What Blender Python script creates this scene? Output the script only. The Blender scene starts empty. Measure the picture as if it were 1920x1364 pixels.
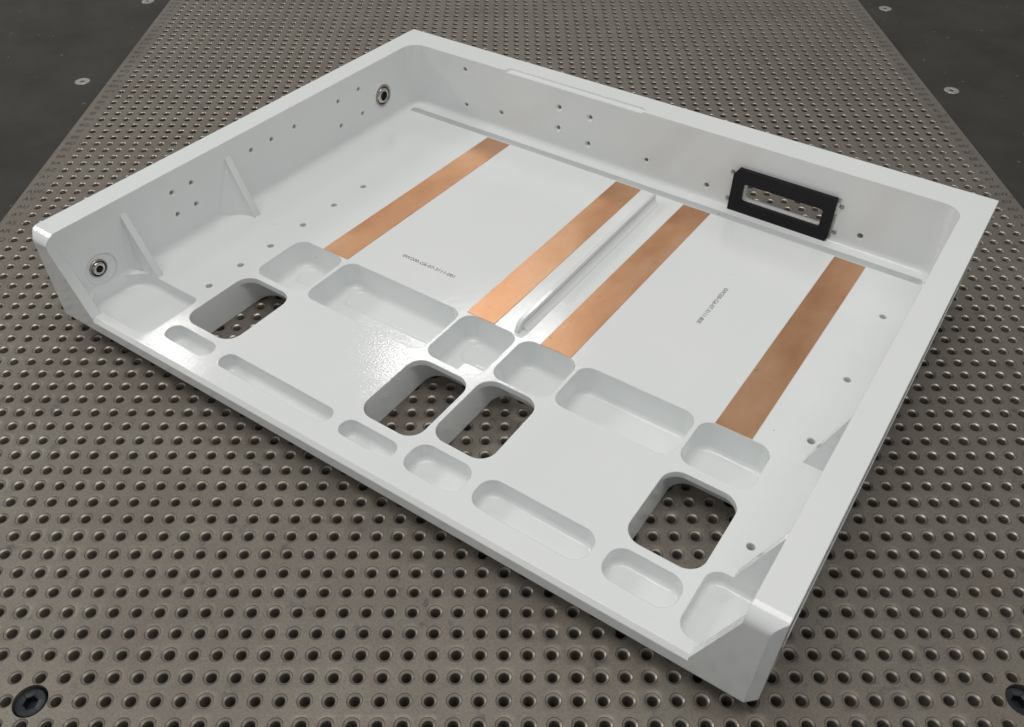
import bpy, bmesh, math, random
import numpy as np
from mathutils import Vector, Matrix
from mathutils.geometry import delaunay_2d_cdt

random.seed(7)
S = 0.01                      # one pitch of the threaded plate = 10 mm
scene = bpy.context.scene
col = scene.collection

# ------------------------------------------------------------------ camera
CAM_H = 33.6144
PITCH, YAW, ROLL = math.radians(43.0409), math.radians(-0.4795), math.radians(0.4112)
cam_data = bpy.data.cameras.new('camera')
cam_data.sensor_fit = 'HORIZONTAL'
cam_data.sensor_width = 36.0
cam_data.lens = 1616.8 / 1920 * 36.0
cam_data.clip_start = 0.01
cam_data.clip_end = 60
cam_data.dof.use_dof = True
cam_data.dof.focus_distance = 0.47
cam_data.dof.aperture_fstop = 40.0
cam = bpy.data.objects.new('camera', cam_data)
col.objects.link(cam)
cam.matrix_world = (Matrix.Translation((0, 0, CAM_H * S)) @ Matrix.Rotation(YAW, 4, 'Z')
                    @ Matrix.Rotation(math.pi / 2 - PITCH, 4, 'X') @ Matrix.Rotation(ROLL, 4, 'Z'))
scene.camera = cam

# ------------------------------------------------------------------ room light
world = bpy.data.worlds.new('World')
scene.world = world
world.use_nodes = True
bg = world.node_tree.nodes['Background']
bg.inputs[0].default_value = (0.975, 0.99, 1.0, 1)
bg.inputs[1].default_value = 0.29

def area_lamp(name, x, y, z, sx, sy, watts, colour=(1, 0.975, 0.94), tilt=(0, 0, 0)):
    l = bpy.data.lights.new(name, 'AREA')
    l.shape = 'RECTANGLE'
    l.size, l.size_y = sx, sy
    l.energy = watts
    l.color = colour
    o = bpy.data.objects.new(name, l)
    o.location = (x, y, z)
    o.rotation_euler = tilt
    col.objects.link(o)
    return o
# ceiling panels 1.8 m above the table, and one added fill lamp
area_lamp('panel_or_fill_lamp', -0.12, 2.32, 1.80, 0.66, 0.27, 6.0, tilt=(0, 0, math.radians(22)))
area_lamp('panel_or_fill_lamp', -1.235, 2.35, 1.80, 0.15, 0.30, 2.0, tilt=(0, 0, math.radians(22)))
area_lamp('panel_or_fill_lamp', -2.5, 1.4, 1.80, 0.6, 1.2, 28)
area_lamp('panel_or_fill_lamp', -0.25, 0.04, 1.80, 1.2, 0.6, 11.8)
area_lamp('panel_or_fill_lamp', 0.95, 0.1, 1.80, 0.6, 0.6, 3.5)  # added fill lamp, no known panel; brightens the tray's inner left wall

vs = scene.view_settings
vs.view_transform = 'Standard'
vs.look = 'None'
vs.exposure = 0.0
vs.gamma = 1.0
scene.cycles.max_bounces = 8
scene.cycles.use_denoising = True

# ------------------------------------------------------------------ materials
def nt(name):
    m = bpy.data.materials.new(name)
    m.use_nodes = True
    n = m.node_tree.nodes
    return m, n, m.node_tree.links, n['Principled BSDF']

def node(n, kind, **inputs):
    q = n.new(kind)
    for k, v in inputs.items():
        q.inputs[k.replace('_', ' ')].default_value = v
    return q

def ramp(n, stops):
    r = n.new('ShaderNodeValToRGB')
    e = r.color_ramp.elements
    while len(e) < len(stops):
        e.new(0.5)
    for el, (p, c) in zip(e, stops):
        el.position = p
        el.color = c if len(c) == 4 else (*c, 1)
    return r

def make_paint():
    m, n, l, b = nt('white_powder_coat')
    b.inputs['Base Color'].default_value = (0.765, 0.775, 0.755, 1)
    b.inputs['Roughness'].default_value = 0.05
    b.inputs['IOR'].default_value = 1.5
    tc = n.new('ShaderNodeTexCoord')
    bev = n.new('ShaderNodeBevel')
    bev.samples = 4
    bev.inputs['Radius'].default_value = 0.0007
    # orange peel
    ns = node(n, 'ShaderNodeTexNoise', Scale=820.0, Detail=1.5, Roughness=0.5)
    l.new(tc.outputs['Object'], ns.inputs['Vector'])
    bp = n.new('ShaderNodeBump')
    bp.inputs['Strength'].default_value = 0.42
    bp.inputs['Distance'].default_value = 0.00012
    l.new(ns.outputs['Fac'], bp.inputs['Height'])
    l.new(bev.outputs['Normal'], bp.inputs['Normal'])
    l.new(bp.outputs['Normal'], b.inputs['Normal'])
    rv_ = n.new('ShaderNodeMapRange')
    rv_.inputs['From Min'].default_value = 0.35
    rv_.inputs['From Max'].default_value = 0.7
    rv_.inputs['To Min'].default_value = 0.035
    rv_.inputs['To Max'].default_value = 0.11
    n3 = node(n, 'ShaderNodeTexNoise', Scale=55.0, Detail=5.0, Roughness=0.65)
    l.new(tc.outputs['Object'], n3.inputs['Vector'])
    l.new(n3.outputs['Fac'], rv_.inputs['Value'])
    l.new(rv_.outputs[0], b.inputs['Roughness'])
    # a few specks of dust and grime in the paint
    vo = node(n, 'ShaderNodeTexVoronoi', Scale=42.0)
    l.new(tc.outputs['Object'], vo.inputs['Vector'])
    n2 = node(n, 'ShaderNodeTexNoise', Scale=18.0, Detail=3.0)
    l.new(tc.outputs['Object'], n2.inputs['Vector'])
    r1 = ramp(n, [(0.010, (0.30, 0.30, 0.28)), (0.022, (1, 1, 1))])
    l.new(vo.outputs['Distance'], r1.inputs[0])
    r2 = ramp(n, [(0.3, (0.808, 0.832, 0.830)), (0.7, (0.838, 0.858, 0.853))])
    l.new(n2.outputs['Fac'], r2.inputs[0])
    mx = n.new('ShaderNodeMix')
    mx.data_type = 'RGBA'
    mx.blend_type = 'MULTIPLY'
    mx.inputs['Factor'].default_value = 1.0
    l.new(r2.outputs[0], mx.inputs['A'])
    l.new(r1.outputs[0], mx.inputs['B'])
    l.new(mx.outputs['Result'], b.inputs['Base Color'])
    return m

def make_copper():
    m, n, l, b = nt('tarnished_copper')
    tc = n.new('ShaderNodeTexCoord')
    mp = n.new('ShaderNodeMapping')
    mp.inputs['Scale'].default_value = (1.0, 0.55, 1.0)
    oi = n.new('ShaderNodeObjectInfo')
    ad = n.new('ShaderNodeVectorMath')
    ad.operation = 'ADD'
    l.new(tc.outputs['Object'], ad.inputs[0])
    l.new(oi.outputs['Random'], ad.inputs[1])
    l.new(ad.outputs[0], mp.inputs['Vector'])
    a = node(n, 'ShaderNodeTexNoise', Scale=26.0, Detail=4.0, Roughness=0.55, Distortion=0.2)
    l.new(mp.outputs[0], a.inputs['Vector'])
    r = ramp(n, [(0.28, (0.54, 0.27, 0.145)), (0.45, (0.68, 0.36, 0.195)), (0.58, (0.75, 0.43, 0.255)), (0.72, (0.79, 0.50, 0.33))])
    l.new(a.outputs['Fac'], r.inputs[0])
    c = node(n, 'ShaderNodeTexNoise', Scale=260.0, Detail=5.0, Roughness=0.65)
    l.new(tc.outputs['Object'], c.inputs['Vector'])
    rs = ramp(n, [(0.24, (0.60, 0.56, 0.53)), (0.36, (1, 1, 1))])
    l.new(c.outputs['Fac'], rs.inputs[0])
    mx = n.new('ShaderNodeMix')
    mx.data_type = 'RGBA'
    mx.blend_type = 'MULTIPLY'
    mx.inputs['Factor'].default_value = 1.0
    l.new(r.outputs[0], mx.inputs['A'])
    l.new(rs.outputs[0], mx.inputs['B'])
    l.new(mx.outputs['Result'], b.inputs['Base Color'])
    b.inputs['Metallic'].default_value = 0.78
    rr = n.new('ShaderNodeMapRange')
    rr.inputs['To Min'].default_value = 0.26
    rr.inputs['To Max'].default_value = 0.44
    l.new(a.outputs['Fac'], rr.inputs['Value'])
    l.new(rr.outputs[0], b.inputs['Roughness'])
    bp = n.new('ShaderNodeBump')
    bp.inputs['Strength'].default_value = 0.18
    bp.inputs['Distance'].default_value = 0.0002
    d = node(n, 'ShaderNodeTexNoise', Scale=120.0, Detail=4.0)
    l.new(tc.outputs['Object'], d.inputs['Vector'])
    l.new(d.outputs['Fac'], bp.inputs['Height'])
    l.new(bp.outputs['Normal'], b.inputs['Normal'])
    return m

def make_plate():
    m, n, l, b = nt('ground_tool_steel')
    tc = n.new('ShaderNodeTexCoord')
    a = node(n, 'ShaderNodeTexNoise', Scale=22.0, Detail=5.0, Roughness=0.6)
    l.new(tc.outputs['Object'], a.inputs['Vector'])
    r = ramp(n, [(0.30, (0.205, 0.176, 0.150)), (0.52, (0.235, 0.208, 0.178)), (0.72, (0.255, 0.236, 0.196))])
    l.new(a.outputs['Fac'], r.inputs[0])
    f = node(n, 'ShaderNodeTexNoise', Scale=900.0, Detail=2.0)
    l.new(tc.outputs['Object'], f.inputs['Vector'])
    rf = ramp(n, [(0.25, (0.80, 0.80, 0.80)), (0.75, (1.12, 1.12, 1.12))])
    l.new(f.outputs['Fac'], rf.inputs[0])
    # grey-blue rubbed stains and pale scuffs
    g = node(n, 'ShaderNodeTexNoise', Scale=75.0, Detail=6.0, Roughness=0.7)
    l.new(tc.outputs['Object'], g.inputs['Vector'])
    rg = ramp(n, [(0.30, (0.55, 0.57, 0.62)), (0.41, (1, 1, 1)), (0.70, (1, 1, 1)), (0.80, (1.35, 1.33, 1.3))])
    l.new(g.outputs['Fac'], rg.inputs[0])
    mx = n.new('ShaderNodeMix'); mx.data_type = 'RGBA'; mx.blend_type = 'MULTIPLY'
    mx.inputs['Factor'].default_value = 1.0
    l.new(r.outputs[0], mx.inputs['A']); l.new(rf.outputs[0], mx.inputs['B'])
    m2 = n.new('ShaderNodeMix'); m2.data_type = 'RGBA'; m2.blend_type = 'MULTIPLY'
    m2.inputs['Factor'].default_value = 1.0
    l.new(mx.outputs['Result'], m2.inputs['A']); l.new(rg.outputs[0], m2.inputs['B'])
    l.new(m2.outputs['Result'], b.inputs['Base Color'])
    b.inputs['Metallic'].default_value = 0.55
    rr = n.new('ShaderNodeMapRange')
    rr.inputs['To Min'].default_value = 0.40
    rr.inputs['To Max'].default_value = 0.56
    l.new(g.outputs['Fac'], rr.inputs['Value'])
    l.new(rr.outputs[0], b.inputs['Roughness'])
    bp = n.new('ShaderNodeBump')
    bp.inputs['Strength'].default_value = 0.12
    bp.inputs['Distance'].default_value = 0.0001
    l.new(f.outputs['Fac'], bp.inputs['Height'])
    l.new(bp.outputs['Normal'], b.inputs['Normal'])
    return m

def make_dark_panel():
    m, n, l, b = nt('black_oxide_panel')
    tc = n.new('ShaderNodeTexCoord')
    a = node(n, 'ShaderNodeTexNoise', Scale=14.0, Detail=6.0, Roughness=0.65)
    l.new(tc.outputs['Object'], a.inputs['Vector'])
    r = ramp(n, [(0.3, (0.030, 0.028, 0.024)), (0.7, (0.056, 0.052, 0.044))])
    l.new(a.outputs['Fac'], r.inputs[0])
    v = node(n, 'ShaderNodeTexVoronoi', Scale=85.0)
    l.new(tc.outputs['Object'], v.inputs['Vector'])
    d = node(n, 'ShaderNodeTexNoise', Scale=30.0, Detail=2.0)
    l.new(tc.outputs['Object'], d.inputs['Vector'])
    rv = ramp(n, [(0.05, (0.16, 0.155, 0.14)), (0.12, (0, 0, 0))])
    l.new(v.outputs['Distance'], rv.inputs[0])
    rd = ramp(n, [(0.50, (0, 0, 0)), (0.64, (1, 1, 1))])
    l.new(d.outputs['Fac'], rd.inputs[0])
    mu = n.new('ShaderNodeMix'); mu.data_type = 'RGBA'; mu.blend_type = 'MULTIPLY'
    mu.inputs['Factor'].default_value = 1.0
    l.new(rv.outputs[0], mu.inputs['A']); l.new(rd.outputs[0], mu.inputs['B'])
    ad = n.new('ShaderNodeMix'); ad.data_type = 'RGBA'; ad.blend_type = 'ADD'
    ad.inputs['Factor'].default_value = 1.0
    l.new(r.outputs[0], ad.inputs['A']); l.new(mu.outputs['Result'], ad.inputs['B'])
    l.new(ad.outputs['Result'], b.inputs['Base Color'])
    b.inputs['Roughness'].default_value = 0.62
    b.inputs['Specular IOR Level'].default_value = 0.25
    return m

def make_simple(name, colour, metallic, rough, spec=0.5, nscale=300.0, vary=0.12):
    m, n, l, b = nt(name)
    tc = n.new('ShaderNodeTexCoord')
    a = node(n, 'ShaderNodeTexNoise', Scale=nscale, Detail=4.0)
    l.new(tc.outputs['Object'], a.inputs['Vector'])
    lo = tuple(c * (1 - vary) for c in colour)
    hi = tuple(min(1, c * (1 + vary)) for c in colour)
    r = ramp(n, [(0.3, lo), (0.7, hi)])
    l.new(a.outputs['Fac'], r.inputs[0])
    l.new(r.outputs[0], b.inputs['Base Color'])
    b.inputs['Metallic'].default_value = metallic
    b.inputs['Roughness'].default_value = rough
    b.inputs['Specular IOR Level'].default_value = spec
    return m

M_PAINT = make_paint()
M_COPPER = make_copper()
M_PLATE = make_plate()
M_DARK = make_dark_panel()
M_CHAMFER = make_simple('cut_chamfer_steel', (0.36, 0.32, 0.275), 0.75, 0.38, 0.4, 200)
M_THREAD_SHADE = make_simple('cut_thread_shaded', (0.045, 0.039, 0.034), 0.6, 0.5, 0.4, 200)  # shade painted into the steel of down-facing flanks, deep walls and hole bottoms
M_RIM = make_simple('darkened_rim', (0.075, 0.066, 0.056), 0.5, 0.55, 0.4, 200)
M_THREAD_LIT = make_simple('cut_thread_lit', (0.235, 0.205, 0.178), 0.65, 0.45, 0.5, 200)  # same steel painted lighter, as if lit, on up-facing flanks
M_INK = make_simple('black_ink', (0.03, 0.03, 0.03), 0, 0.5)
M_ETCH = make_simple('etched_letter', (0.028, 0.026, 0.024), 0, 0.6)
M_RUBBER = make_simple('black_rubber', (0.007, 0.007, 0.009), 0, 0.6, 0.3, 150)
M_STEEL = make_simple('polished_steel', (0.55, 0.53, 0.50), 1.0, 0.16)
M_RAIL = make_simple('clear_anodised_rail', (0.50, 0.50, 0.48), 0.3, 0.4)
M_DULL = make_simple('dull_steel', (0.42, 0.40, 0.37), 1.0, 0.38)
M_BLACKENED = make_simple('blackened_screw', (0.020, 0.023, 0.028), 0.4, 0.42, 0.5, 120, 0.3)
M_ZINC = make_simple('zinc_screw', (0.50, 0.47, 0.45), 0.75, 0.42)
M_BORE = make_simple('bore_dark', (0.12, 0.11, 0.10), 0.6, 0.45)

# ------------------------------------------------------------------ mesh helpers
def link(name, me, mats, parent=None):
    o = bpy.data.objects.new(name, me)
    for m in (mats if isinstance(mats, (list, tuple)) else [mats]):
        me.materials.append(m)
    col.objects.link(o)
    if parent:
        o.parent = parent
    return o

def empty(name, loc, rz=0.0):
    o = bpy.data.objects.new(name, None)
    o.empty_display_size = 0.02
    o.location = loc
    o.rotation_euler = (0, 0, rz)
    col.objects.link(o)
    return o

def tag(o, label=None, cat=None, group=None, kind=None):
    for k, v in (('label', label), ('category', cat), ('group', group), ('kind', kind)):
        if v:
            o[k] = v
    return o

def smooth(me, deg=32):
    me.polygons.foreach_set('use_smooth', [True] * len(me.polygons))
    me.set_sharp_from_angle(angle=math.radians(deg))

def lofted(loops, cap0=True, cap1=True):
    """closed rings of equal length, joined and capped"""
    bm = bmesh.new()
    rings = [[bm.verts.new(p) for p in lp] for lp in loops]
    n = len(loops[0])
    for a, b in zip(rings, rings[1:]):
        for i in range(n):
            j = (i + 1) % n
            bm.faces.new((a[i], a[j], b[j], b[i]))
    if cap0:
        bm.faces.new(list(reversed(rings[0])))
    if cap1:
        bm.faces.new(rings[-1])
    bmesh.ops.recalc_face_normals(bm, faces=bm.faces)
    return bm

def to_mesh(bm, name, scale=1.0):
    me = bpy.data.meshes.new(name)
    if scale != 1.0:
        bmesh.ops.scale(bm, vec=(scale,) * 3, verts=bm.verts)
    bm.to_mesh(me)
    bm.free()
    return me

def rrect(x0, x1, y0, y1, r, seg=8):
    """rounded rectangle, counter-clockwise; r may be 4 radii (x1y0, x1y1, x0y1, x0y0)"""
    rs = r if isinstance(r, (tuple, list)) else (r,) * 4
    cs = ((x1, y0, -1, 1, -90), (x1, y1, -1, -1, 0), (x0, y1, 1, -1, 90), (x0, y0, 1, 1, 180))
    pts = []
    for (cx, cy, sx, sy, a0), rad in zip(cs, rs):
        rad = max(rad, 1e-4)
        for k in range(seg + 1):
            a = math.radians(a0 + 90.0 * k / seg)
            pts.append((cx + sx * rad + rad * math.cos(a), cy + sy * rad + rad * math.sin(a)))
    return pts

def pocket(x0, x1, y0, y1, zb, zt, r, rf, seg=8, lean=0.0, z0=1.1):
    """pocket cutter with filleted floor"""
    loops = [[(x, y, zt) for x, y in rrect(x0, x1, y0, y1, r, seg)]]
    if lean:
        loops.append([(x, y, z0) for x, y in rrect(x0, x1, y0, y1, r, seg)])
    rs = r if isinstance(r, (tuple, list)) else (r,) * 4
    for k in range(6):
        a = math.radians(90.0 * k / 5)
        d = rf * (1 - math.cos(a))
        z = zb + rf * (1 - math.sin(a))
        rr = [max(q - d, 0.02) for q in rs]
        loops.append([(x, y, z) for x, y in rrect(x0 + d, x1 - d, y0 + d + lean * max(0, z0 - z), y1 - d, rr, seg)])
    return lofted(loops)

def prism(pts, axis, a, b):
    """polygon pts extruded along axis from a to b"""
    def p(u, v, w):
        return {'z': (u, v, w), 'x': (w, u, v), 'y': (u, w, v)}[axis]
    return lofted([[p(u, v, a) for u, v in pts], [p(u, v, b) for u, v in pts]])

def circle(cx, cy, r, n=20):
    return [(cx + r * math.cos(2 * math.pi * k / n), cy + r * math.sin(2 * math.pi * k / n)) for k in range(n)]

def drill(axis, u, v, r, a, b, csk=0.0, n=18):
    """hole cutter along an axis from the surface a to depth b, with a countersink of extra radius csk"""
    d = 1 if b > a else -1
    st = [(a - 0.2 * d, r + csk), (a, r + csk)]
    if csk:
        st.append((a + csk * d, r))
    st.append((b, r))
    def p(x, y, w):
        return {'z': (x, y, w), 'x': (w, x, y), 'y': (x, w, y)}[axis]
    return lofted([[p(x, y, w) for x, y in circle(u, v, rad, n)] for w, rad in st])

def lathe(profile, axis='z', n=32):
    """profile (r, h) revolved; closed where r is 0"""
    bm = bmesh.new()
    def p(x, y, w):
        return {'z': (x, y, w), 'x': (w, x, y), 'y': (x, w, y)}[axis]
    rings = []
    for r, h in profile:
        if r < 1e-6:
            rings.append([bm.verts.new(p(0, 0, h))])
        else:
            rings.append([bm.verts.new(p(*c, h)) for c in circle(0, 0, r, n)])
    for a, b in zip(rings, rings[1:]):
        for i in range(n):
            j = (i + 1) % n
            if len(a) == 1 and len(b) == 1:
                continue
            if len(a) == 1:
                bm.faces.new((a[0], b[j], b[i]))
            elif len(b) == 1:
                bm.faces.new((a[i], a[j], b[0]))
            else:
                bm.faces.new((a[i], a[j], b[j], b[i]))
    bmesh.ops.recalc_face_normals(bm, faces=bm.faces)
    return bm

# ------------------------------------------------------------------ the table
GX, GY = -0.1026, 16.1058            # hole (0, 0) of the plate, counted in pitches
C0, C1, R0, R1 = -33, 35, -6, 84     # columns and rows of holes
PX0, PX1 = -34.78, 36.80             # plate edges
CHIP = (-3.554, 20.549)                # a speck on the plate
BLACK_SCREWS = ((-19, 0), (21, 0))

def cell_template(n, rings, cap=True):
    """unit cell with a hole: square outline blended to rings of (radius, depth)"""
    vs_, fs = [], []
    ang = [2 * math.pi * (k + 0.5) / n for k in range(n)]
    # outline points sit on the unit square at the same angles plus its corners are hit because n is a multiple of 4
    for a in ang:
        c, s = math.cos(a), math.sin(a)
        q = 0.5 / max(abs(c), abs(s))
        vs_.append((c * q, s * q, 0.0))
    for r, z in rings:
        vs_ += [(r * math.cos(a), r * math.sin(a), z) for a in ang]
    for k in range(len(rings)):
        for i in range(n):
            j = (i + 1) % n
            fs.append((k * n + i, k * n + j, (k + 1) * n + j, (k + 1) * n + i))
    base = len(rings) * n
    c = len(vs_)
    vs_.append((0, 0, rings[-1][1]))
    for i in range(n):
        fs.append((base + i, base + (i + 1) % n, c, c))
    # corners of the square
    cor = []
    for sx, sy in ((1, 1), (-1, 1), (-1, -1), (1, -1)):
        cor.append(len(vs_)); vs_.append((0.5 * sx, 0.5 * sy, 0))
    m = n // 4
    for q in range(4):
        i = (q * m + m // 2 - 1) % n if m % 2 == 0 else None
        if i is not None:
            fs.append((i, cor[q], (i + 1) % n, (i + 1) % n))
    return np.array(vs_), fs

def thread(r0, r1, z0, pitch, turns):
    out, z = [], z0
    for _ in range(turns):
        out += [(r0, z), (r1, z - pitch * 0.5)]
        z -= pitch
    return out + [(r0, z)]

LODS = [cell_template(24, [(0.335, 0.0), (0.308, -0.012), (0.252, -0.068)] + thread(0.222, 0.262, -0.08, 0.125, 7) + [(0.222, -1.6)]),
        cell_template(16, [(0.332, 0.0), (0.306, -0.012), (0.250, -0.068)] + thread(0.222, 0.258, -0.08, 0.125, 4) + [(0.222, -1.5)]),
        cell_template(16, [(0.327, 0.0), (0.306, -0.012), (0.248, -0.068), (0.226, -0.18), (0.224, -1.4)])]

def build_plate():
    skip = set()
    for (sx, sy) in BLACK_SCREWS:
        for a in (-1, 0, 1):
            for b in (-1, 0, 1):
                skip.add((sx + a, sy + b))
    rng = np.random.default_rng(5)
    buckets = [[], [], []]
    for j in range(R0, R1 + 1):
        for i in range(C0, C1 + 1):
            if (i, j) in skip:
                continue
            half = 21 + 0.42 * max(j, 0)
            lod = 0 if (-2 <= j <= 30 and abs(i) < half + 2) else 1 if (-3 <= j <= 45 and abs(i) < half + 4) else 2
            buckets[lod].append((i + GX, j + GY))
    V, F3, F4, off = [], [], [], 0
    for (tv, tf), places in zip(LODS, buckets):
        pl = np.array(places)
        n, m = len(tv), len(pl)
        v = np.repeat(tv[None], m, 0)
        rim = (np.hypot(tv[:, 0], tv[:, 1]) < 0.45)[None, :, None]
        k = 1 + 0.022 * rng.standard_normal((m, 1, 1)).clip(-2, 2)      # no two holes are cut quite alike
        v[:, :, :2] *= np.where(rim, k, 1.0)
        v[:, :, 0] += pl[:, 0, None]
        v[:, :, 1] += pl[:, 1, None]
        V.append(v.reshape(-1, 3))
        idx = (np.arange(m) * n + off)[:, None, None]
        q = np.array([f for f in tf if f[2] != f[3]])
        t = np.array([f[:3] for f in tf if f[2] == f[3]])
        F4.append((q[None] + idx).reshape(-1, 4))
        F3.append((t[None] + idx).reshape(-1, 3))
        off += n * m
    # cells around the two black screws: a counterbore with the surrounding holes
    ring = LODS[0]
    for (sx, sy) in BLACK_SCREWS:
        pts, edges, holes = [], [], []
        def loop(ps):
            b = len(pts)
            pts.extend(Vector(p) for p in ps)
            edges.extend((b + k, b + (k + 1) % len(ps)) for k in range(len(ps)))
            return list(range(b, b + len(ps)))
        loop([(-1.5, -1.5), (1.5, -1.5), (1.5, 1.5), (-1.5, 1.5)])
        n = 24
        for a in (-1, 0, 1):
            for b in (-1, 0, 1):
                if a or b:
                    loop(circle(a, b, 0.318 if abs(a) + abs(b) == 2 else 0.305, n)); holes.append((a, b))
        loop(circle(0, 0, 0.69, 40))
        res = delaunay_2d_cdt(pts, edges, [], 0, 1e-5)
        rv = np.array([(p.x, p.y, 0) for p in res[0]])
        tris = []
        for f in res[2]:
            c = rv[list(f)].mean(0)
            if np.hypot(c[0], c[1]) < 0.688 or any(np.hypot(c[0] - a, c[1] - b) < 0.302 for a, b in holes):
                continue
            for k in range(1, len(f) - 1):
                tris.append((f[0], f[k], f[k + 1]))
        def add(v, q=(), t=()):
            nonlocal off
            v = np.array(v, float)
            v[:, 0] += sx + GX; v[:, 1] += sy + GY
            V.append(v)
            if len(q): F4.append(np.array(q) + off)
            if len(t): F3.append(np.array(t) + off)
            off += len(v)
        add(rv, t=tris)
        for a, b in holes:
            rr = 0.318 if abs(a) + abs(b) == 2 else 0.305
            prof = [(rr, 0.0), (0.252, -0.068)] + thread(0.222, 0.262, -0.08, 0.125, 7) + [(0.222, -1.6)]
            v, q = [], []
            for r, z in prof:
                v += [(a + x, b + y, z) for x, y in circle(0, 0, r, n)]
            for k in range(len(prof) - 1):
                q += [(k * n + i, k * n + (i + 1) % n, (k + 1) * n + (i + 1) % n, (k + 1) * n + i) for i in range(n)]
            t = [((len(prof) - 1) * n, (len(prof) - 1) * n + i, (len(prof) - 1) * n + i + 1) for i in range(1, n - 1)]
            add(v, q, t)
        v = [(x, y, 0) for x, y in circle(0, 0, 0.69, 40)] + [(x, y, -0.9) for x, y in circle(0, 0, 0.69, 40)]
        add(v, [(i, (i + 1) % 40, 40 + (i + 1) % 40, 40 + i) for i in range(40)], [(40, 40 + i, 41 + i) for i in range(1, 39)])
    # border strips and sides
    x0, x1 = C0 - 0.5 + GX, C1 + 0.5 + GX
    y0, y1 = R0 - 0.5 + GY, R1 + 0.5 + GY
    a0, a1, b0, b1 = PX0 + GX, PX1 + GX, y0 - 1.2, y1 + 1.2
    bv = [(a0, b0), (a1, b0), (a1, b1), (a0, b1), (x0, y0), (x1, y0), (x1, y1), (x0, y1)]
    e = 0.06
    v = [(x, y, 0) for x, y in bv] + [(a0 - e, b0 - e, -e), (a1 + e, b0 - e, -e), (a1 + e, b1 + e, -e), (a0 - e, b1 + e, -e)] + \
        [(a0 - e, b0 - e, -2), (a1 + e, b0 - e, -2), (a1 + e, b1 + e, -2), (a0 - e, b1 + e, -2)]
    q = [(0, 1, 5, 4), (1, 2, 6, 5), (2, 3, 7, 6), (3, 0, 4, 7)]
    for k in range(4):
        j = (k + 1) % 4
        q += [(8 + k, 8 + j, j, k), (12 + k, 12 + j, 8 + j, 8 + k)]
    V.append(np.array(v, float)); F4.append(np.array(q) + off)
    V = np.concatenate(V) * S
    F4 = np.concatenate(F4); F3 = np.concatenate(F3)
    me = bpy.data.meshes.new('table_plate')
    me.vertices.add(len(V)); me.vertices.foreach_set('co', V.astype(np.float32).ravel())
    me.loops.add(F4.size + F3.size)
    me.loops.foreach_set('vertex_index', np.concatenate([F4.ravel(), F3.ravel()]).astype(np.int32))
    me.polygons.add(len(F4) + len(F3))
    st = np.concatenate([np.arange(len(F4)) * 4, F4.size + np.arange(len(F3)) * 3]).astype(np.int32)
    me.polygons.foreach_set('loop_start', st)
    def rule(F):
        z = V[F][:, :, 2] / S
        top, low = z.max(1), z.min(1)
        q = V[F][:, :, :2] / S
        r = np.hypot((q[..., 0] - GX + 0.5) % 1.0 - 0.5, (q[..., 1] - GY + 0.5) % 1.0 - 0.5)
        r_top = (r * (z > (top + low)[:, None] / 2)).max(1)          # radius of the upper ring
        r_low = (r * (z <= (top + low)[:, None] / 2)).max(1)
        mi = np.where(low < -0.071, np.where(r_low < r_top - 0.01, 3, 2), np.where(low < -0.015, 1, 0))  # up-facing flanks take the lit colour, down-facing and deep faces the shaded
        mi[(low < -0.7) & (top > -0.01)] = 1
        mi[(low > -0.015) & (low < -0.005)] = 4
        mi[low < -1.9] = 0
        return mi
    mi = np.concatenate([rule(F4), rule(F3)])
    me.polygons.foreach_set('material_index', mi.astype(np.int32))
    me.update(calc_edges=True)
    me.validate()
    smooth(me, 24)
    return link('table_plate', me, [M_PLATE, M_CHAMFER, M_THREAD_SHADE, M_THREAD_LIT, M_RIM])

plate = tag(build_plate(), 'brown-grey steel plate full of threaded holes in a square grid', kind='structure')

def text_mesh(body, size, name):
    cu = bpy.data.curves.new(name, 'FONT')
    cu.body = body
    cu.size = size
    cu.align_x = 'CENTER'
    cu.align_y = 'CENTER'
    cu.resolution_u = 3
    o = bpy.data.objects.new(name, cu)
    col.objects.link(o)
    dg = bpy.context.evaluated_depsgraph_get()
    me = bpy.data.meshes.new_from_object(o.evaluated_get(dg))
    bpy.data.objects.remove(o)
    bpy.data.curves.remove(cu)
    me.materials.clear()
    return me

def row_name(k):
    return chr(65 + k) if k < 26 else chr(64 + k // 26) + chr(65 + k % 26)

for j in range(14, 76):
    nm = row_name(10 + j)
    me = text_mesh(nm, 0.62 * S, 'row_letter')
    for x in (-34.02, 36.02):
        if x > 0 and j < 18:
            continue
        o = link('row_letter', me if x < 0 else me.copy(), M_ETCH if x < 0 else [], plate)
        o.location = ((x + GX) * S, (j + GY) * S, 0.00004)

def dark_panel(name, x0, x1):
    bm = lofted([[(x, y, z) for x, y in rrect(x0, x1, -8, 140, 0.2, 3)] for z in (-2.0, -0.30)]
                + [[(x, y, -0.24) for x, y in rrect(x0 + .06, x1 - .06, -7.94, 139.94, 0.2, 3)]])
    return link(name, to_mesh(bm, name, S), M_DARK)
tag(dark_panel('side_panel', -110, PX0 + GX - 0.10), 'dark scuffed side panel along the plate edge', kind='structure')
tag(dark_panel('side_panel', PX1 + GX + 0.10, 110), 'dark scuffed side panel along the plate edge', kind='structure')

def hexagon(r, rot=0.0):
    return [(r * math.cos(math.radians(60 * k) + rot), r * math.sin(math.radians(60 * k) + rot)) for k in range(6)]

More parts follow.
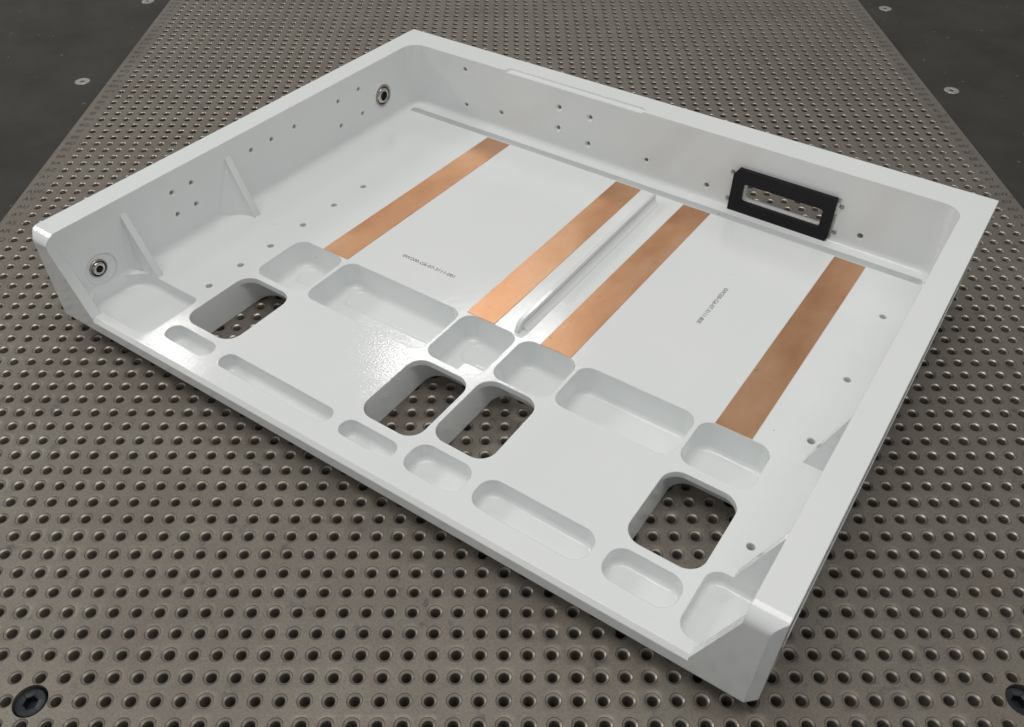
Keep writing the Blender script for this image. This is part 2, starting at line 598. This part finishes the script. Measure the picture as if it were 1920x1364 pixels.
def socket_screw(name, R, depth, hx, material, x, y, z, rot, chamfer):
    root = empty(name, (x * S, y * S, z * S), rot)
    n = 48
    # head: bevelled disc with a hexagonal socket, built as one surface
    bm = bmesh.new()
    hx_pts = []
    for k in range(n):
        a = 2 * math.pi * k / n
        t = (a % (math.pi / 3)) - math.pi / 6
        q = hx * math.cos(math.pi / 6) / math.cos(t)
        hx_pts.append((q * math.cos(a), q * math.sin(a)))
    loops = [[(p, q, -depth) for p, q in circle(0, 0, R, n)], [(p, q, -chamfer) for p, q in circle(0, 0, R, n)],
             [(p, q, 0) for p, q in circle(0, 0, R - chamfer, n)],
             [(p * 1.12, q * 1.12, 0) for p, q in circle(0, 0, hx, n)],
             [(p, q, -0.04) for p, q in hx_pts], [(p, q, -min(depth, 0.42)) for p, q in hx_pts]]
    b2 = lofted(loops, True, True)
    bm.free()
    me = to_mesh(b2, 'head', S)
    smooth(me, 35)
    link('head', me, material, root)
    return root

for i, (sx, sy) in enumerate(BLACK_SCREWS):
    r = socket_screw('socket_screw', 0.625, 0.8, 0.29, M_BLACKENED, sx + GX - (0.08 if i == 0 else 0.1), sy + GY + 0.03, -0.17, 0.4 + 0.5 * i, 0.05)
    tag(r, 'large black hex socket screw sunk among the threaded holes of the plate', 'screw', 'black screws holding the plate down')

def panel_screw(x, y, tilt):
    r = socket_screw('countersunk_screw', 0.66, 0.3, 0.20, M_ZINC, x + GX, y + GY, -0.215, tilt, 0.05)
    return r
for x, y, t in ((-37.28, 56.46, 0.2), (-37.27, 75.29, 0.7)):
    tag(panel_screw(x, y, t), 'silver countersunk hex screw in the dark panel beside the AR to BX row letters', 'screw', 'silver screws in the dark side panel by the clear row letters')
for x, y, t in ((39.02, 55.27, 0.5), (39.21, 74.05, 0.1)):
    tag(panel_screw(x, y, t), 'silver countersunk hex screw in the dark panel beyond the tray\'s black window frame', 'screw', 'silver screws in the dark side panel beyond the window frame')

# ------------------------------------------------------------------ the tray
TU = 0.96692                         # tray drawing unit in plate pitches
ZB = -1.15                           # underside of the tray in tray units
PHI = math.radians(55.55)
# position of tray origin (front edge centre) on the plate
TRAY_O = (-8.2837, 27.2723)
tray = empty('machined_tray', (TRAY_O[0] * S, TRAY_O[1] * S, 0.00002), PHI - math.pi / 2)
tag(tray, 'glossy white machined aluminium tray with pockets and four copper strips', 'tray')
TS = TU * S

def tmesh(bm, name):
    bmesh.ops.translate(bm, vec=(0, 0, -ZB), verts=bm.verts)
    return to_mesh(bm, name, TS)

XL, XR, XLI, XRI = -22.10, 22.28, -20.50, 20.80
YB, YBI, ZT, ZF, ZL = 34.10, 32.0, 6.0, 1.10, 0.20
def yf(x):
    return -0.12 + 0.0095 * x
CH = 0.44

def gusset_solid(side, y0, y1, foot, z_top, cusp=0.0, zb=ZF - 0.2):
    """triangular rib between side wall and floor"""
    xw = (XLI - 0.15) if side < 0 else (XRI + 0.15)
    xw_face = XLI if side < 0 else XRI
    ya, yb = (y0, y0) if y0 is not None else (yf(xw), yf(foot))
    pts = [(xw, ya), (foot, yb), (foot, y1), (xw, y1)]
    if side > 0:
        pts = pts[::-1]
    bm = prism(pts, 'z', zb, z_top + 1)
    # slope from the foot on the floor to the wall
    d = Vector((xw_face - foot, 0, z_top - ZF))
    nrm = Vector((-d.z, 0, d.x)) if side > 0 else Vector((d.z, 0, -d.x))
    if nrm.z < 0:
        nrm = -nrm
    res = bmesh.ops.bisect_plane(bm, geom=bm.verts[:] + bm.edges[:] + bm.faces[:], plane_co=(foot, 0, ZF), plane_no=nrm, clear_outer=True)
    bmesh.ops.holes_fill(bm, edges=[e for e in bm.edges if e.is_boundary])
    bmesh.ops.recalc_face_normals(bm, faces=bm.faces)
    if cusp:
        # corner fillet between wall and rib, shrinking towards the top
        loops = []
        for k in range(7):
            t = k / 6
            z = ZF - 0.05 + (z_top - ZF) * 0.93 * t
            c = cusp * (1 - t) + 0.02
            lp = [(xw, y0 - c, z)]
            for m in range(9):
                a = math.radians(180 - 90.0 * m / 8)
                lp.append((xw_face + c + c * math.cos(a), y0 - c + c * math.sin(a), z))
            lp += [(xw_face + c, y0 + 0.1, z), (xw, y0 + 0.1, z)]
            loops.append(lp)
        b2 = lofted(loops)
        me = bpy.data.meshes.new('t'); b2.to_mesh(me); b2.free(); bm.from_mesh(me); bpy.data.meshes.remove(me)
    return bm

def body():
    # outer block
    plan = [(XL, yf(XL) + CH), (XL + CH, yf(XL + CH)), (XR - CH, yf(XR - CH)), (XR, yf(XR) + CH), (XR, YB), (XL, YB)]
    outer = prism(plan, 'z', ZL, ZT)
    lower = prism(rrect(XL + 2.2, XR - 2.2, 0.80, YB - 1.0, 0.8, 5), 'z', ZB, 0.55)
    adds = [lower]
    cuts = []
    # interior, open at the front, with filleted floor and rounded back corners
    n = 8
    loops = []
    def cav(x0, x1, y1, r, z):
        pts = [(x0, -4.0), (x1, -4.0)]
        for cx, cy, a0 in ((x1 - r, y1 - r, 0), (x0 + r, y1 - r, 90)):
            for k in range(n + 1):
                a = math.radians(a0 + 90.0 * k / n)
                pts.append((cx + r * math.cos(a), cy + r * math.sin(a)))
        return [(x, y, z) for x, y in pts]
    loops.append(cav(XLI, XRI, YBI, 1.15, ZT + 1))
    rf = 0.38
    for k in range(6):
        a = math.radians(90.0 * k / 5)
        d = rf * (1 - math.cos(a))
        loops.append(cav(XLI + d, XRI - d, YBI - d, 1.15 - d, ZF + rf * (1 - math.sin(a))))
    cuts.append([lofted(loops)])
    # rounded front ends of the side walls
    rw = 0.72
    for (xa, xb) in ((XL - 1, 0), (0, XR + 1)):
        y0 = yf(XL) if xa < -5 else yf(XR)
        pr = [(y0 - 1.5, ZT + 1), (y0 + rw, ZT + 1)]
        for k in range(11):                      # arc that leaves the top at an angle
            a = math.radians(114 + 66.0 * k / 10)
            pr.append((y0 + rw * (1 + math.cos(a)) / (1 + math.cos(math.radians(114))),
                       ZT - rw + rw * math.sin(a) / math.sin(math.radians(114))))
        pr.append((y0 - 1.5, ZT - rw))
        cuts.append([prism(pr, 'x', xa, xb)])
    # chamfer along the front lip
    ch = lofted([[(x, yf(x) - 0.20, ZF - 0.42), (x, yf(x) + 0.46, ZF + 0.24), (x, yf(x) - 0.20, ZF + 0.24)] for x in (-18.705, 19.285)])
    cuts.append([ch])
    # through windows
    wins = ((-14.46, -10.55, 2.77, 7.86), (-1.12, 2.70, 2.90, 8.00), (3.00, 6.57, 3.72, 8.81), (14.09, 17.94, 3.80, 8.77))
    cuts.append([prism(rrect(*w, 0.95, 9), 'z', ZB - 1, ZF + 1) for w in wins])
    # the underside is relieved behind each window, leaving a thin lip
    cuts.append([lofted([[(x, y, z) for x, y in rrect(w[0] + 0.004, w[1] - 0.004, w[3] - 2.2, w[3] + e, (0.5, r, r, 0.5), 8)]
                         for z, e, r in ((0.72, 0.26, 0.6), (-0.50, 1.26, 0.95), (ZB - 1, 1.45, 0.95))]) for w in wins])
    # deep pockets behind the windows
    P = ((-14.40, -10.50, 8.27, 12.50, 1), (-10.22, -1.30, 8.30, 12.50, 1), (-1.10, 2.66, 8.40, 12.62, 1),
         (2.97, 6.66, 9.00, 12.66, 0), (6.86, 13.84, 9.18, 12.66, 0), (14.09, 17.95, 9.36, 12.66, 0))
    cuts.append([pocket(a, b, c, d, -0.74 if st else -0.85, ZF + 0.5, 0.78, 0.32, lean=0.62) for a, b, c, d, st in P])
    cuts.append([pocket(a + 0.55, b - 0.02, 10.55, d - 0.02, -0.85, 0.6, (0.5, 0.76, 0.76, 0.7), 0.30) for a, b, c, d, st in P if st])
    # slots along the front lip
    sl = ((-14.37, -10.75, 1.10, 2.30, 0.58), (-9.99, -1.84, 1.18, 2.29, 0.54), (-1.10, 2.43, 1.18, 2.33, 0.56),
          (3.03, 6.49, 1.27, 3.20, 0.75), (7.10, 13.40, 1.36, 3.25, 0.78), (14.13, 17.75, 1.43, 3.32, 0.78))
    cuts.append([pocket(a, b, c, d, 0.0, ZF + 0.5, r, 0.30) for a, b, c, d, r in sl])
    # corner pockets under the end gussets
    cuts.append([pocket(XLI + 0.02, -15.00, 0.50, 4.44, 0.25, ZF + 0.5, (0.9, 0.35, 1.4, 1.0), 0.25),
                 pocket(18.22, XRI - 0.02, 0.92, 4.62, 0.28, ZF + 0.5, (0.3, 0.5, 0.75, 0.75), 0.25)])
    # long relief slot in front of the back wall, and relief on its top edge
    cuts.append([pocket(-20.05, 20.35, 30.52, 31.14, 0.50, ZF + 0.5, 0.30, 0.08, 6),
                 pocket(-11.72, -0.32, 31.3, 32.55, 5.86, ZT + 0.5, 0.30, 0.10, 6)])
    # window in the back wall and the recess behind it
    cuts.append([prism([(x, z) for x, z in rrect(7.84, 13.16, 1.99, 3.36, 0.28, 5)], 'y', 31.0, 35.0)])
    cuts.append([prism([(x, z) for x, z in rrect(5.5, 15.2, 0.4, 5.2, 0.4, 4)], 'y', 32.36, 35.0)])
    # drilled holes: floor, left wall, back wall
    fh = [(-15.42, 19.65), (-15.49, 16.72), (-15.51, 13.75), (-15.55, 10.83), (-15.58, 8.29), (-15.56, 5.73),
          (19.28, 26.21), (19.29, 19.75), (19.24, 14.31), (19.24, 6.59)]
    cuts.append([drill('z', x, y, 0.20, ZF, 0.45 if x < 0 else ZB - 1, 0.03) for x, y in fh])
    lh = [(23.31, 4.58), (25.53, 4.66), (25.67, 2.68), (23.29, 2.68), (18.84, 4.51), (16.65, 4.52), (14.80, 4.54),
          (8.19, 4.61), (9.71, 4.58), (8.16, 3.06), (9.65, 3.05)]
    cuts.append([drill('x', y, z, 0.14, XLI, XLI - 0.8, 0.075, 18) for y, z in lh])
    bh = [(-15.47, 5.11, .15, .05), (-15.43, 2.25, .15, .05), (-12.11, 2.53, .16, .05), (-7.01, 4.40, .14, .13), (-4.40, 4.36, .14, .13),
          (-7.02, 2.78, .14, .13), (-4.42, 2.28, .14, .13), (0.37, 2.54, .15, .04), (5.08, 2.12, .17, .05), (15.75, 2.09, .19, .05)]
    cuts.append([drill('y', x, z, r, YBI, YBI + (0.9 if r < .185 else 1.6), c, 16) for x, z, r, c in bh])
    # seats of the two bushings
    cuts.append([drill('x', 2.20, 2.42, 1.02, XLI, XLI - 0.06, 0, 40), drill('x', 28.03, 3.21, 0.98, XLI, XLI - 0.7, 0, 40)])
    cuts.append([drill('x', 2.06, 2.55, 0.52, XLI - 0.02, XLI - 0.7, 0, 32)])
    # side channel
    cuts.append([prism(rrect(2.2, 31.0, 1.5, 5.5, 0.3, 4), 'x', 21.75, 23.0)])
    tmp = []
    def mk(bm, name):
        o = bpy.data.objects.new(name, to_mesh(bm, name))
        col.objects.link(o)
        tmp.append(o)
        return o
    ob = mk(outer, 'body')
    def boolean(op, bms):
        for b in bms:
            bmesh.ops.triangulate(b, faces=b.faces)
        # separate cutters of a group never overlap, so they may share one mesh
        bm = bmesh.new()
        for b in bms:
            me = bpy.data.meshes.new('t'); b.to_mesh(me); b.free(); bm.from_mesh(me); bpy.data.meshes.remove(me)
        c = mk(bm, 'cutter')
        c.hide_render = True
        md = ob.modifiers.new(op, 'BOOLEAN')
        md.operation = op
        md.solver = 'MANIFOLD'
        md.object = c
    boolean('UNION', adds)
    boolean('DIFFERENCE', cuts[0])
    boolean('UNION', [gusset_solid(-1, None, 0.34, -18.70, 5.05, zb=0.3), gusset_solid(1, None, 0.60, 19.28, 5.25, zb=0.4)])
    for g in cuts[1:]:
        boolean('DIFFERENCE', g)
    dg = bpy.context.evaluated_depsgraph_get()
    dg.update()
    me = bpy.data.meshes.new_from_object(ob.evaluated_get(dg))
    for o in tmp:
        bpy.data.objects.remove(o)
    bm = bmesh.new()
    bm.from_mesh(me)
    bpy.data.meshes.remove(me)
    bmesh.ops.remove_doubles(bm, verts=bm.verts, dist=0.0005)
    bmesh.ops.dissolve_degenerate(bm, edges=bm.edges, dist=0.0005)
    bmesh.ops.recalc_face_normals(bm, faces=bm.faces)
    me = tmesh(bm, 'body')
    me.materials.clear()
    smooth(me, 28)
    o = link('body', me, M_PAINT, tray)
    wn = o.modifiers.new('weighted_normal', 'WEIGHTED_NORMAL')
    wn.keep_sharp = True
    wn.weight = 100
    return o
body()

def gusset(*a, **k):
    me = tmesh(gusset_solid(*a, **k), 'gusset')
    smooth(me, 30)
    return link('gusset', me, M_PAINT, tray)

gusset(-1, 4.42, 4.86, -18.70, 5.02, cusp=0.6)
gusset(-1, 12.52, 13.02, -18.76, 5.02, cusp=1.62)
gusset(1, 4.64, 5.10, 19.26, 5.3)
gusset(1, 12.70, 13.18, 19.38, 5.3)

def divider():
    # low rib between the two middle copper strips, rounded at its front end
    prof = [(12.72, ZF - 0.05), (29.72, ZF - 0.05), (29.72, 1.5), (29.6, 1.70), (29.4, 1.78)]
    y0, r = 12.72, 0.72
    for k in range(9):
        a = math.radians(90 + 90.0 * k / 8)
        prof.append((y0 + r + r * math.cos(a), 1.78 - r + r * math.sin(a)))
    bm = prism(prof, 'x', 2.20, 2.47)
    me = tmesh(bm, 'divider_rib')
    smooth(me, 30)
    o = link('divider_rib', me, M_PAINT, tray)
    # root fillets
    for s, x in ((1, 2.47),):
        q = [(x - s * 0.02, ZF - 0.02)]
        for k in range(6):
            a = math.radians(90.0 * k / 5)
            q.append((x + s * 0.42 * (1 - math.cos(a)), ZF + 0.003 + 0.42 * (1 - math.sin(a))))
        q.append((x + s * 0.42, ZF - 0.02))
        q = [(u, v) for u, v in q]
        bm = prism(q if s < 0 else q[::-1], 'y', 13.2, 29.5)
        me = tmesh(bm, 'root_fillet')
        smooth(me, 40)
        link('root_fillet', me, M_PAINT, o)
divider()

def copper(x0, x1, x2, x3, y0, y1):
    t, b = 0.022, 0.012
    pts = [(x0, y0), (x1, y0), (x3, y1), (x2, y1)]
    cx = sum(p[0] for p in pts) / 4; cy = (y0 + y1) / 2
    ins = [(x + (b if x < cx else -b), y + (b if y < cy else -b)) for x, y in pts]
    bm = lofted([[(x, y, ZF + 0.004) for x, y in pts], [(x, y, ZF + t) for x, y in pts], [(x, y, ZF + t + b) for x, y in ins]])
    return link('copper_strip', tmesh(bm, 'copper_strip'), M_COPPER, tray)
copper(-12.50, -10.44, -12.28, -10.24, 12.52, 30.42)
copper(-1.14, 0.86, -1.04, 0.97, 12.64, 30.43)
copper(4.00, 6.01, 4.27, 6.27, 12.68, 30.43)
copper(14.71, 16.74, 14.90, 16.91, 12.69, 30.43)

def printed(body, length, x, y, rot):
    me = text_mesh(body, 1.0, 'printed_number')
    xs = np.empty(len(me.vertices) * 3); me.vertices.foreach_get('co', xs)
    xs = xs.reshape(-1, 3)
    k = length / (xs[:, 0].max() - xs[:, 0].min())
    me.transform(Matrix.Diagonal((k * TS, k * TS * 0.96, TS, 1)))
    o = link('printed_number', me, M_INK, tray)
    o.location = (x * TS, y * TS, (ZF + 0.004 - ZB) * TS)
    o.rotation_euler = (0, 0, rot)
    o['label'] = 'black printed number ' + body
printed('0W200-G6-07-3111-001', 4.05, -5.78, 14.90, math.radians(0.6))
printed('0W200-G6-07-3111-800', 3.95, 10.55, 21.45, math.radians(-90.5))

def window_frame():
    out = [(7.23, 4.26), (6.93, 3.78), (6.93, 0.88), (13.66, 0.88), (13.86, 1.32), (13.82, 4.26)][::-1]
    inn = rrect(7.72, 13.15, 1.90, 3.28, 0.16, 4)
    # ring between the outline and the opening, with depth
    bm = bmesh.new()
    pts = [Vector(p) for p in out] + [Vector(p) for p in inn]
    no, ni = len(out), len(inn)
    ed = [(k, (k + 1) % no) for k in range(no)] + [(no + k, no + (k + 1) % ni) for k in range(ni)]
    res = delaunay_2d_cdt(pts, ed, [], 0, 1e-6)
    xs = [p for p in res[0]]
    yfz, ybz = 31.68, 32.03
    fv = [bm.verts.new((p.x, yfz, p.y)) for p in xs]
    bv = [bm.verts.new((p.x, ybz, p.y)) for p in xs]
    for f in res[2]:
        c = sum((xs[i] for i in f), Vector((0, 0))) / len(f)
        if 7.72 < c.x < 13.15 and 1.90 < c.y < 3.28:
            continue
        if c.x < 7.08 and (c.y - 3.78) / 0.48 > (c.x - 6.93) / 0.30:
            continue
        bm.faces.new([fv[i] for i in f])
        bm.faces.new([bv[i] for i in reversed(f)])
    edges = [e for e in bm.edges if e.is_boundary and all(v in fv for v in e.verts)]
    idx = {v: i for i, v in enumerate(fv)}
    for e in edges:
        a, b = idx[e.verts[0]], idx[e.verts[1]]
        bm.faces.new((fv[a], fv[b], bv[b], bv[a]))
    loose = [v for v in bm.verts if not v.link_faces]
    bmesh.ops.delete(bm, geom=loose, context='VERTS')
    bmesh.ops.recalc_face_normals(bm, faces=bm.faces)
    fr = link('window_frame', tmesh(bm, 'window_frame'), M_RUBBER, tray)
    fr['label'] = 'black rubber frame around the window in the back wall'
    # pale backing tabs peeping out at the right edge
    tab = prism([(13.86, 1.25), (14.00, 1.25), (14.00, 3.05), (13.84, 3.05)], 'y', 31.93, 32.02)
    link('backing_tab', tmesh(tab, 'backing_tab'), M_DULL, fr)
    tab = prism([(13.80, 3.95), (14.02, 3.95), (14.02, 4.24), (13.80, 4.24)], 'y', 31.93, 32.02)
    link('backing_tab', tmesh(tab, 'backing_tab'), M_DULL, fr)
    for x, z in ((14.16, 3.70), (14.16, 1.78), (6.74, 3.76), (6.72, 1.75)):
        bm = lathe([(0.0, -0.03), (0.07, -0.03), (0.10, -0.05), (0.16, -0.01), (0.17, 0.02)], 'y', 16)
        bmesh.ops.translate(bm, vec=(x, YBI, z), verts=bm.verts)
        me = tmesh(bm, 'frame_screw'); smooth(me, 30)
        link('frame_screw', me, M_DULL, tray)
window_frame()

def bushing(y, z, R, ball, bore, painted):
    root = bpy.data.objects.new('bushing', None)
    col.objects.link(root)
    root.parent = tray
    root.location = (XLI * TS, y * TS, (z - ZB) * TS)
    def part(name, prof, m, deg=30):
        bm = lathe(prof, 'x', 48)
        me = to_mesh(bm, name, TS)
        smooth(me, deg)
        link(name, me, m, root)
    if painted:
        part('flange', [(R, -0.6), (R, 0.03), (R - 0.05, 0.06), (R - 0.13, 0.06), (R - 0.16, 0.0), (R - 0.20, 0.0), (R - 0.22, 0.05), (ball + 0.16, 0.05)], M_PAINT)
        part('outer_race', [(ball + 0.16, -0.5), (ball + 0.16, 0.07), (ball + 0.06, 0.09), (ball + 0.03, 0.05), (ball + 0.03, -0.5)], M_DULL)
    else:
        part('outer_race', [(R, -0.6), (R, -0.02), (R - 0.03, 0.02), (ball + 0.05, 0.03), (ball + 0.03, -0.02), (ball + 0.03, -0.5)], M_DULL)
    prof = [(ball, -0.5)]
    top = 0.16 if painted else 0.10
    for k in range(9):
        a = math.radians(90.0 * k / 8)
        r = bore + 0.06 + (ball - bore - 0.06) * math.cos(a)
        prof.append((r, -0.15 + (top + 0.15) * math.sin(a)))
    prof += [(bore, top - 0.03), (bore, -0.6)]
    part('ball', prof, M_STEEL, 40)
    part('bore', [(bore + 0.01, -0.42), (0.0, -0.42)], M_BORE)
bushing(28.03, 3.21, 1.00, 0.66, 0.36, True)
bushing(2.06, 2.55, 0.58, 0.46, 0.23, False)

def rail():
    # bright rail lying in the channel on the outside of the side wall
    bm = prism(rrect(2.6, 30.6, 2.5, 3.5, 0.1, 3), 'x', 21.70, 22.26)
    link('side_rail', tmesh(bm, 'side_rail'), M_RAIL, tray)
rail()

# a small grey chip lying on the plate in front of the tray
bm = lofted([[(x, y, z) for x, y in ((-0.10, -0.12), (0.02, -0.20), (0.13, -0.06), (0.10, 0.12), (0.02, 0.26), (-0.08, 0.10))] for z in (0.0, 0.02)])
chip = link('metal_chip', to_mesh(bm, 'metal_chip', S), make_simple('grey_chip', (0.12, 0.12, 0.12), 0.3, 0.5))
chip.location = ((CHIP[0]) * S, (CHIP[1]) * S, 0.00005)
tag(chip, 'small dark grey chip lying between the threaded holes in front of the tray', 'chip')
